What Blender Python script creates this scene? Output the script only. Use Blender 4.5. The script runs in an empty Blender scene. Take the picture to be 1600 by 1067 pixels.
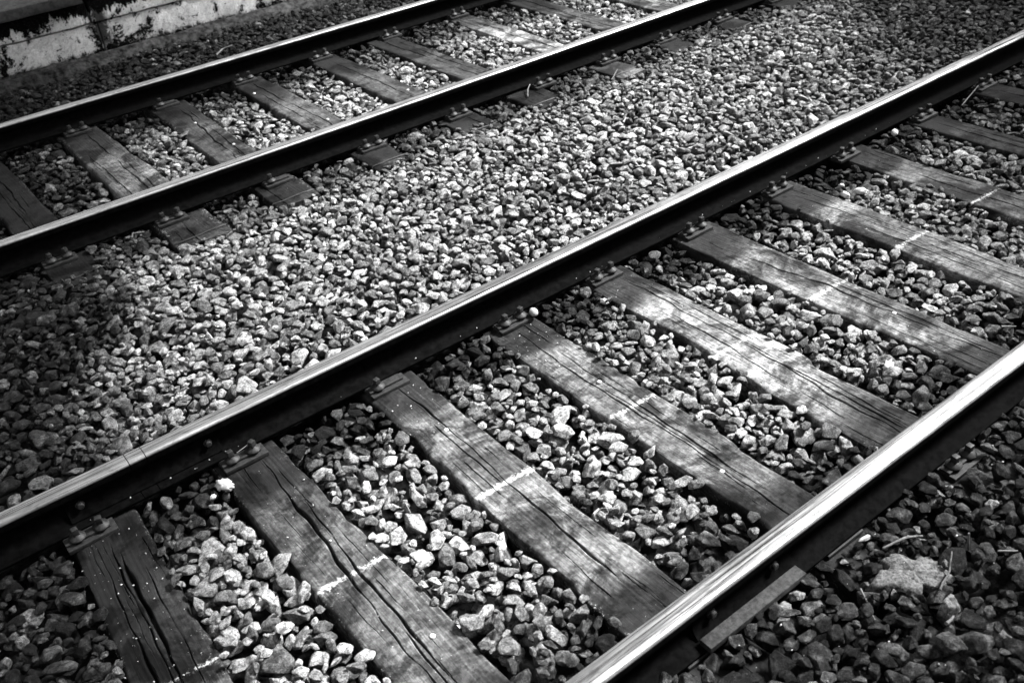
import bpy, bmesh, math, random
import numpy as np
from mathutils import Vector, Matrix, Euler, noise

rng = np.random.default_rng(11)
random.seed(11)
SC = bpy.context.scene
COL = SC.collection

# ------------------------------------------------------------------ camera, sky, sun, exposure
CAM_LOC = Vector((-1.4340, -2.5722, 2.0325))
CAM_ROT = Euler((0.95986, 0.08145, -0.66033), 'XYZ')
FPX = 1526.27                      # focal length in pixels of a 1600 px wide picture
cd = bpy.data.cameras.new('camera')
cam = bpy.data.objects.new('camera', cd)
COL.objects.link(cam)
cam.location = CAM_LOC
cam.rotation_euler = CAM_ROT
cd.sensor_width = 36.0
cd.lens = FPX / 1600 * 36.0
cd.clip_start = 0.05
cd.clip_end = 1000
cd.dof.use_dof = True
cd.dof.focus_distance = 3.25
cd.dof.aperture_fstop = 4.5
SC.camera = cam

SUN_EL, SUN_AZ = math.radians(46), math.radians(103)      # azimuth measured from +Y towards +X
W = bpy.data.worlds.new('World')
SC.world = W
W.use_nodes = True
wt = W.node_tree
wt.nodes.clear()
sky = wt.nodes.new('ShaderNodeTexSky')
sky.sky_type = 'NISHITA'
sky.sun_disc = False
sky.sun_elevation = SUN_EL
sky.sun_rotation = SUN_AZ
sky.dust_density = 4.0
sky.air_density = 1.0
bw = wt.nodes.new('ShaderNodeRGBToBW')
bg = wt.nodes.new('ShaderNodeBackground')
bg.inputs['Strength'].default_value = 0.05
wo = wt.nodes.new('ShaderNodeOutputWorld')
wt.links.new(sky.outputs[0], bw.inputs[0])
wt.links.new(bw.outputs[0], bg.inputs['Color'])
wt.links.new(bg.outputs[0], wo.inputs['Surface'])

sd = bpy.data.lights.new('sun', 'SUN')
sd.energy = 1.5
sd.angle = math.radians(13)
sun = bpy.data.objects.new('sun', sd)
COL.objects.link(sun)
to_sun = Vector((math.sin(SUN_AZ) * math.cos(SUN_EL), math.cos(SUN_AZ) * math.cos(SUN_EL), math.sin(SUN_EL)))
sun.rotation_euler = to_sun.to_track_quat('Z', 'Y').to_euler()

SC.view_settings.view_transform = 'Standard'
SC.view_settings.look = 'None'
SC.view_settings.gamma = 1.0
SC.view_settings.exposure = 3.42
SC.view_settings.use_curve_mapping = False
SC.cycles.max_bounces = 4
SC.cycles.diffuse_bounces = 0
SC.cycles.glossy_bounces = 2

# ------------------------------------------------------------------ helpers
_Rc = np.array(CAM_ROT.to_matrix())
def project(P):
    q = (np.atleast_2d(np.asarray(P, float)) - np.array(CAM_LOC)) @ _Rc
    d = np.maximum(-q[:, 2], 1e-3)
    return 800 + FPX * q[:, 0] / d, 533.5 - FPX * q[:, 1] / d, -q[:, 2]

def link(name, me, mat=None, parent=None, smooth=False, sharp=35):
    o = bpy.data.objects.new(name, me)
    COL.objects.link(o)
    if mat is not None and not me.materials:
        me.materials.append(mat)
    if smooth:
        me.shade_smooth()
        if sharp:
            me.set_sharp_from_angle(angle=math.radians(sharp))
    if parent is not None:
        o.parent = parent
    return o

def from_bm(name, bm, mat, parent=None, smooth=False, sharp=35):
    me = bpy.data.meshes.new(name)
    bm.normal_update()
    bm.to_mesh(me)
    bm.free()
    return link(name, me, mat, parent, smooth, sharp)

def np_mesh(name, V, F):
    me = bpy.data.meshes.new(name)
    V = np.asarray(V, np.float32)
    F = np.asarray(F, np.int32)
    n = F.shape[1]
    me.vertices.add(len(V))
    me.vertices.foreach_set('co', V.ravel())
    me.loops.add(F.size)
    me.loops.foreach_set('vertex_index', F.ravel())
    me.polygons.add(len(F))
    me.polygons.foreach_set('loop_start', np.arange(0, F.size, n, dtype=np.int32))
    me.update(calc_edges=True)
    return me

def tag(o, label, cat, group=None):
    o['label'] = label
    o['category'] = cat
    if group:
        o['group'] = group
    return o

def empty(name, loc, rz=0.0):
    o = bpy.data.objects.new(name, None)
    COL.objects.link(o)
    o.location = loc
    o.rotation_euler = (0, 0, rz)
    o.empty_display_size = 0.1
    return o

def add_box(bm, x0, x1, y0, y1, z0, z1, bevel=0.0, jit=0.0):
    vs = [bm.verts.new((x + random.uniform(-jit, jit), y + random.uniform(-jit, jit), z + random.uniform(-jit, jit)))
          for x in (x0, x1) for y in (y0, y1) for z in (z0, z1)]
    fs = [bm.faces.new([vs[i] for i in f]) for f in ((0, 1, 3, 2), (4, 6, 7, 5), (0, 4, 5, 1), (2, 3, 7, 6), (0, 2, 6, 4), (1, 5, 7, 3))]
    if bevel:
        es = list({e for f in fs for e in f.edges})
        bmesh.ops.bevel(bm, geom=es, offset=bevel, segments=2, affect='EDGES', profile=0.6)

def lathe(bm, prof, n=18, cx=0, cy=0):
    rings = []
    for r, z in prof:
        if r < 1e-5:
            rings.append([bm.verts.new((cx, cy, z))])
        else:
            rings.append([bm.verts.new((cx + r * math.cos(2 * math.pi * k / n), cy + r * math.sin(2 * math.pi * k / n), z)) for k in range(n)])
    for a, b in zip(rings, rings[1:]):
        for k in range(n):
            k2 = (k + 1) % n
            if len(a) == 1:
                bm.faces.new((a[0], b[k2], b[k])) if False else bm.faces.new((a[0], b[k], b[k2]))
            elif len(b) == 1:
                bm.faces.new((a[k], a[k2], b[0]))
            else:
                bm.faces.new((a[k], a[k2], b[k2], b[k]))

def tube(bm, pts, radii, n=6):
    pts = [Vector(p) for p in pts]
    rings = []
    for i, p in enumerate(pts):
        t = (pts[min(i + 1, len(pts) - 1)] - pts[max(i - 1, 0)]).normalized()
        a = t.cross(Vector((0, 0, 1)))
        if a.length < 1e-3:
            a = Vector((1, 0, 0))
        a.normalize()
        b = t.cross(a)
        rings.append([bm.verts.new(p + (a * math.cos(2 * math.pi * k / n) + b * math.sin(2 * math.pi * k / n)) * radii[i]) for k in range(n)])
    for A, B in zip(rings, rings[1:]):
        for k in range(n):
            bm.faces.new((A[k], A[(k + 1) % n], B[(k + 1) % n], B[k]))
    bm.faces.new(list(reversed(rings[0])))
    bm.faces.new(rings[-1])

# ------------------------------------------------------------------ materials
class NT:
    def __init__(self, name):
        self.m = bpy.data.materials.new(name)
        self.m.use_nodes = True
        self.t = self.m.node_tree
        self.b = self.t.nodes['Principled BSDF']
    def n(self, kind, **kw):
        nd = self.t.nodes.new('ShaderNode' + kind)
        for k, v in kw.items():
            setattr(nd, k, v)
        return nd
    def l(self, a, b):
        self.t.links.new(a, b)
    def val(self, sock, v):
        if hasattr(v, 'is_linked') or isinstance(v, bpy.types.NodeSocket):
            self.l(v, sock)
        else:
            sock.default_value = v
    def math(self, op, a, b=0.0, clamp=False):
        nd = self.n('Math', operation=op, use_clamp=clamp)
        self.val(nd.inputs[0], a)
        self.val(nd.inputs[1], b)
        return nd.outputs[0]
    def rng(self, v, a, b, c=0.0, d=1.0, smooth=True):
        nd = self.n('MapRange', interpolation_type='SMOOTHSTEP' if smooth else 'LINEAR')
        self.val(nd.inputs[0], v)
        for i, x in enumerate((a, b, c, d)):
            self.val(nd.inputs[1 + i], x)
        return nd.outputs[0]
    def noise(self, vec, scale, detail=4, rough=0.55, dist=0.0, sc3=None):
        if sc3:
            mp = self.n('Mapping')
            self.l(vec, mp.inputs[0])
            mp.inputs['Scale'].default_value = sc3
            vec = mp.outputs[0]
        nd = self.n('TexNoise')
        self.l(vec, nd.inputs['Vector'])
        nd.inputs['Scale'].default_value = scale
        nd.inputs['Detail'].default_value = detail
        nd.inputs['Roughness'].default_value = rough
        nd.inputs['Distortion'].default_value = dist
        return nd.outputs['Fac']
    def mix(self, f, a, b):
        nd = self.n('Mix', data_type='FLOAT')
        self.val(nd.inputs[0], f)
        self.val(nd.inputs[2], a)
        self.val(nd.inputs[3], b)
        return nd.outputs[0]
    def grey(self, v):
        cb = self.n('CombineColor')
        for i in range(3):
            self.val(cb.inputs[i], v)
        return cb.outputs[0]
    def bump(self, h, strength, dist, prev=None):
        nd = self.n('Bump')
        nd.inputs['Strength'].default_value = strength
        nd.inputs['Distance'].default_value = dist
        self.l(h, nd.inputs['Height'])
        if prev is not None:
            self.l(prev, nd.inputs['Normal'])
        return nd.outputs[0]
    def out(self, col, rough=0.8, metal=0.0, spec=0.4, normal=None):
        self.l(self.grey(col), self.b.inputs['Base Color'])
        self.val(self.b.inputs['Roughness'], rough)
        self.val(self.b.inputs['Metallic'], metal)
        self.val(self.b.inputs['Specular IOR Level'], spec)
        if normal is not None:
            self.l(normal, self.b.inputs['Normal'])
        return self.m

def grime_shade_group():
    """brake dust and oil along the rails, plus painted edge shade: how dirty or shaded the track is at a place"""
    g = bpy.data.node_groups.new('track_grime_shade', 'ShaderNodeTree')
    g.interface.new_socket('Grime_Shade', in_out='OUTPUT', socket_type='NodeSocketFloat')
    N, L = g.nodes, g.links
    geo = N.new('ShaderNodeNewGeometry')
    n1 = N.new('ShaderNodeTexNoise'); n1.inputs['Scale'].default_value = 5.5; n1.inputs['Detail'].default_value = 3
    L.new(geo.outputs['Position'], n1.inputs['Vector'])
    n2 = N.new('ShaderNodeTexNoise'); n2.inputs['Scale'].default_value = 1.3; n2.inputs['Detail'].default_value = 2
    L.new(geo.outputs['Position'], n2.inputs['Vector'])
    sep = N.new('ShaderNodeSeparateXYZ')
    L.new(geo.outputs['Position'], sep.inputs[0])
    def M(op, a, b, clamp=False):
        nd = N.new('ShaderNodeMath'); nd.operation = op; nd.use_clamp = clamp
        for i, v in enumerate((a, b)):
            if isinstance(v, float): nd.inputs[i].default_value = v
            else: L.new(v, nd.inputs[i])
        return nd.outputs[0]
    w = M('MULTIPLY', M('SUBTRACT', n1.outputs['Fac'], 0.5), 0.30)
    y = M('ADD', sep.outputs['Y'], w)
    t = M('DIVIDE', M('ADD', y, 3.0), 8.0)
    ramp = N.new('ShaderNodeValToRGB')
    L.new(t, ramp.inputs[0])
    pts = GRIME_STOPS
    el = ramp.color_ramp.elements
    el[0].position = 0.0; el[1].position = 1.0
    el[0].color = (pts[0][1],) * 3 + (1,); el[1].color = (pts[-1][1],) * 3 + (1,)
    for yy, v in pts[1:-1]:
        e = el.new((yy + 3.0) / 8.0); e.color = (v, v, v, 1)
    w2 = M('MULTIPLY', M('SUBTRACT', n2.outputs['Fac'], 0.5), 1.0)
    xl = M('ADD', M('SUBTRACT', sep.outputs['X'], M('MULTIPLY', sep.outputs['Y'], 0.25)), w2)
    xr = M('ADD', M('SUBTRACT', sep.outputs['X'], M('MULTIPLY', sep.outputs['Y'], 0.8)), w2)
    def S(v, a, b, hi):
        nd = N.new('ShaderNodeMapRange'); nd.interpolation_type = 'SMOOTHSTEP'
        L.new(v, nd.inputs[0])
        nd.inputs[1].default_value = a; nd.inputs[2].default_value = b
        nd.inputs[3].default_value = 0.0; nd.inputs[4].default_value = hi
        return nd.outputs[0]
    gx = M('MAXIMUM', S(xl, -0.90, -1.36, 0.93), S(xr, 2.2, 3.6, 0.75))  # vignette shade painted into the colour towards the left and upper right
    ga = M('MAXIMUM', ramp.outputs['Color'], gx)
    go = N.new('NodeGroupOutput')
    L.new(ga, go.inputs[0])
    return g

GRIME_STOPS = [(-3.0, .80), (-1.62, .86), (-1.42, .90), (-1.32, .78), (-1.22, .35), (-1.10, .04), (-0.45, .0), (-0.36, .14), (-0.29, .62),
               (-0.22, .92), (-0.05, .97), (0.05, .40), (0.20, .08), (1.20, .05), (1.42, .35), (1.58, .80), (1.85, .75),
               (2.05, .40), (2.3, .04), (2.66, .08), (2.88, .55), (3.12, .95), (3.5, 1.0), (5.0, 1.0)]
GR = grime_shade_group()

def grime_shade(nt):
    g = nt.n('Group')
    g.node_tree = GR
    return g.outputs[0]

def stone_mat():
    nt = NT('ballast_stone')
    oi = nt.n('ObjectInfo')
    tc = nt.n('TexCoord').outputs['Object']
    r = oi.outputs['Random']
    # every stone gets its own piece of the pattern
    off = nt.n('VectorMath', operation='ADD')
    nt.l(tc, off.inputs[0])
    cx = nt.n('CombineXYZ')
    nt.l(nt.math('MULTIPLY', r, 37.0), cx.inputs[0])
    nt.l(nt.math('MULTIPLY', r, 91.0), cx.inputs[1])
    nt.l(cx.outputs[0], off.inputs[1])
    v = off.outputs[0]
    base = nt.rng(nt.math('POWER', r, 1.6), 0, 1, 0.15, 0.62, smooth=False)
    mott = nt.noise(v, 1.6, 5, 0.62)
    col = nt.math('MULTIPLY', base, nt.rng(mott, 0.32, 0.68, 0.30, 1.42))
    fine = nt.noise(v, 7.0, 6, 0.74)
    col = nt.math('MULTIPLY', col, nt.rng(fine, 0.34, 0.66, 0.45, 1.35))
    pits = nt.rng(nt.noise(v, 6.0, 2, 0.5), 0.30, 0.36, 0.45, 1.0)
    col = nt.math('MULTIPLY', col, pits)
    g = grime_shade(nt)
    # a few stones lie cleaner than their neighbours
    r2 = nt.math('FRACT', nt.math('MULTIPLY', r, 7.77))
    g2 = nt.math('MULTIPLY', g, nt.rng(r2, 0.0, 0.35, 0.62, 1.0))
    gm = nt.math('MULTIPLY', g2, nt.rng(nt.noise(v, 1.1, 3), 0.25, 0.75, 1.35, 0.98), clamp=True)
    darkened = nt.math('MULTIPLY', col, 0.055)  # for brake dust and the painted edge shade alike
    col = nt.mix(gm, col, darkened)
    b = nt.bump(mott, 0.4, 0.25)
    b = nt.bump(fine, 0.6, 0.08, b)
    return nt.out(col, nt.mix(gm, 0.95, 0.68), 0.0, nt.mix(gm, 0.05, 0.08), b)

def soil_mat():
    nt = NT('dark_soil')
    p = nt.n('NewGeometry').outputs['Position']
    a = nt.noise(p, 60, 5, 0.7)
    b = nt.noise(p, 4, 3)
    col = nt.math('MULTIPLY', nt.rng(a, 0.3, 0.7, 0.004, 0.018), nt.rng(b, 0.3, 0.7, 0.7, 1.2))
    return nt.out(col, 0.95, 0, 0.05, nt.bump(a, 0.8, 0.01))

def wood_mat():
    nt = NT('weathered_wood')
    tc = nt.n('TexCoord').outputs['Object']
    at = nt.n('Attribute', attribute_type='OBJECT', attribute_name='tone').outputs['Fac']
    seed = nt.n('Attribute', attribute_type='OBJECT', attribute_name='seed').outputs['Fac']
    chk = nt.n('Attribute', attribute_type='OBJECT', attribute_name='chalk').outputs['Fac']
    off = nt.n('VectorMath', operation='ADD')
    nt.l(tc, off.inputs[0])
    cx = nt.n('CombineXYZ')
    nt.l(seed, cx.inputs[0]); nt.l(seed, cx.inputs[1]); nt.l(seed, cx.inputs[2])
    nt.l(cx.outputs[0], off.inputs[1])
    v = off.outputs[0]
    sp = nt.n('SeparateXYZ'); nt.l(tc, sp.inputs[0])
    grain = nt.noise(v, 1.0, 6, 0.65, 0.6, sc3=(120, 5, 60))
    fine = nt.noise(v, 1.0, 4, 0.7, 0.3, sc3=(420, 14, 200))
    blot = nt.noise(v, 13.0, 8, 0.68, 0.7)
    blot2 = nt.noise(v, 4.0, 6, 0.64, 0.9)
    speck = nt.noise(v, 150, 2, 0.6)
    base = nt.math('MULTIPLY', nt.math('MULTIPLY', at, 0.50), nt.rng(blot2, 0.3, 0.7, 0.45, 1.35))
    base = nt.math('MULTIPLY', base, nt.rng(blot, 0.32, 0.66, 0.40, 1.5))
    base = nt.math('MULTIPLY', base, nt.rng(grain, 0.30, 0.70, 0.62, 1.25))
    base = nt.math('MULTIPLY', base, nt.rng(fine, 0.32, 0.68, 0.55, 1.3))
    grit = nt.noise(v, 60, 6, 0.75, 0.3)
    base = nt.math('MULTIPLY', base, nt.rng(grit, 0.36, 0.60, 0.45, 1.2))
    # oil soaked in near the rails plus painted edge shade, with ragged outline
    g = nt.math('ADD', grime_shade(nt), nt.math('MULTIPLY', nt.math('SUBTRACT', blot, 0.5), 0.9), clamp=True)
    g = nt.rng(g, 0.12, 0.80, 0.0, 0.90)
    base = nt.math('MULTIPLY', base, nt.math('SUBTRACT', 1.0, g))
    base = nt.math('ADD', base, 0.006)
    st = nt.noise(v, 5.0, 9, 0.70, 0.5)
    base = nt.math('MULTIPLY', base, nt.rng(st, 0.42, 0.54, 0.26, 1.20))
    # round drip stains
    vo = nt.n('TexVoronoi'); nt.l(v, vo.inputs['Vector']); vo.inputs['Scale'].default_value = 16
    dr = nt.rng(nt.math('ADD', vo.outputs['Distance'], nt.math('MULTIPLY', blot, 0.5)), 0.33, 0.50, 0.42, 1.0)
    base = nt.math('MULTIPLY', base, dr)
    # chalk mark across the middle of the near track, crumbly
    cd_ = nt.math('ABSOLUTE', nt.math('ADD', nt.math('ADD', sp.outputs['Y'], nt.math('MULTIPLY', sp.outputs['X'], 0.05)), 0.742))
    crumble = nt.noise(v, 95, 4, 0.75)
    lime0 = nt.math('SUBTRACT', 1.0, chk)
    lime = nt.math('SUBTRACT', nt.math('ADD', nt.math('MULTIPLY', crumble, 1.5), nt.math('MULTIPLY', blot, 1.0)), nt.math('MULTIPLY', cd_, 22.0))
    lime = nt.math('SUBTRACT', lime, nt.math('MULTIPLY', lime0, 0.45))
    lime = nt.math('MULTIPLY', nt.rng(lime, 0.92, 1.28, 0, 0.80), nt.rng(chk, 0.0, 0.4))
    # pale worn arris with lime crumbs
    ex = nt.math('ABSOLUTE', sp.outputs['X'])
    edge = nt.rng(nt.math('ADD', ex, nt.math('MULTIPLY', nt.math('SUBTRACT', blot, 0.5), 0.03)), 0.090, 0.110, 0.0, 1.0)
    ef = nt.math('MULTIPLY', edge, nt.rng(crumble, 0.55, 0.68, 0.0, 0.55))
    ef = nt.math('MULTIPLY', ef, nt.rng(blot2, 0.42, 0.60))
    sk = nt.math('MULTIPLY', nt.rng(speck, 0.735, 0.77, 0.0, 0.7), nt.rng(blot2, 0.4, 0.62))
    lf = nt.math('MAXIMUM', nt.math('MAXIMUM', lime, ef), sk)
    col = nt.mix(lf, base, 0.50)
    b = nt.bump(grain, 0.30, 0.004)
    b = nt.bump(fine, 0.30, 0.002, b)
    return nt.out(col, nt.rng(blot, 0.3, 0.7, 0.75, 0.95), 0, 0.08, b)

def rail_mat():
    nt = NT('rail_steel')
    tc = nt.n('TexCoord').outputs['Object']
    sp = nt.n('SeparateXYZ'); nt.l(tc, sp.inputs[0])
    streak = nt.noise(tc, 1.0, 5, 0.66, 0.35, sc3=(2.6, 130, 40))
    scuff = nt.noise(tc, 1.0, 4, 0.7, 0.8, sc3=(14, 55, 20))
    blot = nt.noise(tc, 14, 4, 0.65, 0, sc3=(0.35, 1, 1))
    fine = nt.noise(tc, 220, 3, 0.6)
    zz = nt.math('ADD', sp.outputs['Z'], nt.math('MULTIPLY', nt.math('SUBTRACT', blot, 0.5), 0.005))
    pol = nt.rng(zz, 0.1195, 0.1300)                      # worn bright by wheels
    rust = nt.rng(nt.noise(tc, 45, 5, 0.7), 0.3, 0.7, 0.0006, 0.0032)
    bright = nt.math('MULTIPLY', nt.rng(streak, 0.3, 0.7, 0.18, 0.48), nt.rng(blot, 0.3, 0.7, 0.75, 1.08))
    bright = nt.math('MULTIPLY', bright, nt.rng(scuff, 0.30, 0.52, 0.62, 1.0))
    col = nt.mix(pol, rust, bright)
    rough = nt.mix(pol, nt.rng(fine, 0.3, 0.7, 0.80, 0.95), nt.rng(streak, 0.3, 0.7, 0.22, 0.42))
    return nt.out(col, rough, nt.math('MULTIPLY', pol, 1.0), nt.mix(pol, 0.02, 0.4), nt.bump(fine, 0.12, 0.0015))

def metal_mat(name, lo, hi, rough):
    nt = NT(name)
    tc = nt.n('TexCoord').outputs['Object']
    a = nt.noise(tc, 70, 5, 0.7)
    b = nt.noise(tc, 400, 2, 0.6)
    col = nt.math('MULTIPLY', nt.rng(a, 0.3, 0.7, lo, hi), nt.rng(b, 0.3, 0.7, 0.8, 1.15))
    return nt.out(col, nt.rng(b, 0.3, 0.7, rough - 0.1, rough + 0.1), 0.0, 0.22, nt.bump(a, 0.3, 0.002))

def wall_mat(name, white=0.90, wet=0.0):
    nt = NT(name)
    p = nt.n('NewGeometry').outputs['Position']
    sp = nt.n('SeparateXYZ'); nt.l(p, sp.inputs[0])
    drip = nt.noise(p, 1.0, 6, 0.70, 0.4, sc3=(13, 13, 3.6))
    big = nt.noise(p, 4.2, 5, 0.66, 0.9)
    mid = nt.noise(p, 15, 5, 0.7, 0.8)
    fine = nt.noise(p, 70, 5, 0.75)
    z = sp.outputs['Z']
    # algae and soot creep down from the coping in ragged tongues and up from the foot
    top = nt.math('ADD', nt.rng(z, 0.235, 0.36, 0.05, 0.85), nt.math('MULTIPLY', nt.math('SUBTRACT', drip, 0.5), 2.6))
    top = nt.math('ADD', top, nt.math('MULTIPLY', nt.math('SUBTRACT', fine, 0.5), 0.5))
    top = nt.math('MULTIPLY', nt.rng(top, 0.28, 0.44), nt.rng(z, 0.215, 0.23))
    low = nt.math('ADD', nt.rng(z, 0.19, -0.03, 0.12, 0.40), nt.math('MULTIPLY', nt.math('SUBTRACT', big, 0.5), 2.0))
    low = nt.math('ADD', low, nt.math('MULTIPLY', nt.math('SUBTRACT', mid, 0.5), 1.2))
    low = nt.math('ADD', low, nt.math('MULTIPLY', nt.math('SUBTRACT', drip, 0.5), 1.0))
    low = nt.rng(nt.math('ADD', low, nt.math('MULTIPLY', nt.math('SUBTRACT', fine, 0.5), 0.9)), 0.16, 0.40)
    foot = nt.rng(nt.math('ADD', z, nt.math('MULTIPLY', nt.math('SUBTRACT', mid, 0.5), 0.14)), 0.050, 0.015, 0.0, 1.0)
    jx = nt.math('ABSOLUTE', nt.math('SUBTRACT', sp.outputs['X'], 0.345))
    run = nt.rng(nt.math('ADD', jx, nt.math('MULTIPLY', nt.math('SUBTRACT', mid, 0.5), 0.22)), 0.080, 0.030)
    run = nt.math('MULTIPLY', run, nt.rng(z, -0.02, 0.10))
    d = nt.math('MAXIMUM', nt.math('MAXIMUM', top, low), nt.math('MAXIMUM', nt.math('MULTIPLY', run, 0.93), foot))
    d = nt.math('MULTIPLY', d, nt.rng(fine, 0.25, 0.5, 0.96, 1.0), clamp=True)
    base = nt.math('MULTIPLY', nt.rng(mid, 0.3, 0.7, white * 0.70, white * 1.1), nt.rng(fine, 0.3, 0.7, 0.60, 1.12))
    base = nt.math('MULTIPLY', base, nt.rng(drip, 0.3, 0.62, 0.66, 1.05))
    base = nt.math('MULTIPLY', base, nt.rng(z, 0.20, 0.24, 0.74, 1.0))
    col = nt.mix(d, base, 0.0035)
    b = nt.bump(fine, 0.6, 0.006)
    b = nt.bump(mid, 0.5, 0.012, b)
    return nt.out(col, 0.95, 0, nt.mix(d, 0.10, 0.0), b)

def plain_mat(name, lo, hi, scale=60, rough=0.85, bump=0.4, dist=0.003):
    nt = NT(name)
    tc = nt.n('TexCoord').outputs['Object']
    a = nt.noise(tc, scale, 5, 0.68)
    b = nt.noise(tc, scale * 0.2, 3, 0.6)
    col = nt.math('MULTIPLY', nt.rng(a, 0.3, 0.7, lo, hi), nt.rng(b, 0.3, 0.7, 0.75, 1.15))
    return nt.out(col, rough, 0, 0.08, nt.bump(a, bump, dist))

M_STONE = stone_mat()
M_SOIL = soil_mat()
M_WOOD = wood_mat()
M_RAIL = rail_mat()
M_PLATE = metal_mat('plate_iron', 0.006, 0.024, 0.7)
M_SCREW = metal_mat('screw_iron', 0.008, 0.028, 0.55)
M_STRIP = metal_mat('strip_iron', 0.008, 0.040, 0.8)
M_NAIL = metal_mat('nail_zinc', 0.45, 0.62, 0.4)
M_WALL = wall_mat('limewashed_wall')
M_COPE = plain_mat('coping_stone', 0.025, 0.06, 30, 0.85)
M_PAVE = plain_mat('platform_paving', 0.08, 0.24, 14, 0.9)
M_CONC = plain_mat('pale_mortar', 0.025, 0.16, 95, 0.95, 0.9, 0.006)
M_FOOT = plain_mat('mossy_mortar', 0.0015, 0.05, 26, 0.95, 0.7, 0.008)
M_TWIG = plain_mat('dry_twig', 0.05, 0.14, 80, 0.8)
M_STRAW = plain_mat('dry_straw', 0.07, 0.17, 80, 0.7)
M_WHITE = plain_mat('white_scrap', 0.40, 0.62, 60, 0.7, 0.3)
M_PEB = plain_mat('pale_pebble', 0.25, 0.45, 50, 0.7)

# ------------------------------------------------------------------ layout of the place
RAILS = {'front': -1.505, 'middle': 0.0, 'third': 1.816, 'back': 3.321}
RAIL_Z = 0.015                     # rail foot on its base plates; sleeper tops at z = 0
# x centre, rotation (deg), width near the far rail, width near the near rail, tone
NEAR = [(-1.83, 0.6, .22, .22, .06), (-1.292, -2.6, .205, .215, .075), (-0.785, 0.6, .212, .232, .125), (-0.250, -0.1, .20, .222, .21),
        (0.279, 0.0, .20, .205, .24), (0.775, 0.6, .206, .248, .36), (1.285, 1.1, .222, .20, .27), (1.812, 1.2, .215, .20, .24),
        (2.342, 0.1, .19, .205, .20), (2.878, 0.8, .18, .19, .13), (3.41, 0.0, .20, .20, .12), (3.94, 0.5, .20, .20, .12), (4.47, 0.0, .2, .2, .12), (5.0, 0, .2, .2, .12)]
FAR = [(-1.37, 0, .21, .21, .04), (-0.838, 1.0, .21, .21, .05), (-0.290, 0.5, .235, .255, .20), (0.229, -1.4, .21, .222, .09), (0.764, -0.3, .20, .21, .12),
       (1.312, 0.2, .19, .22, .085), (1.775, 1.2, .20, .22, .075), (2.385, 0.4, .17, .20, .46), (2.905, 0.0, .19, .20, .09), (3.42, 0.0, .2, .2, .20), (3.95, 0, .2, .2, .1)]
PLATE_NEAR = {1: -1.300, 2: -0.805, 3: -0.262, 4: 0.290, 5: 0.747, 6: 1.260, 7: 1.778, 8: 2.262}
PLATE_FAR = {1: -0.850, 2: -0.327, 3: 0.226, 4: 0.772, 5: 1.326, 6: 1.928, 7: 2.43}

# ------------------------------------------------------------------ sleepers
def crack_path(u, v0, amp, seed, slope=0.0):
    c = np.full_like(u, v0) + slope * (u - u.mean())
    for k, f in enumerate((1.7, 3.7, 8.3, 19.0, 47.0)):
        c += 1.5 * amp / (k + 1) ** 1.1 * np.sin(u * f + seed * (k + 1.7) * 2.1 + k)
    return c

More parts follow.
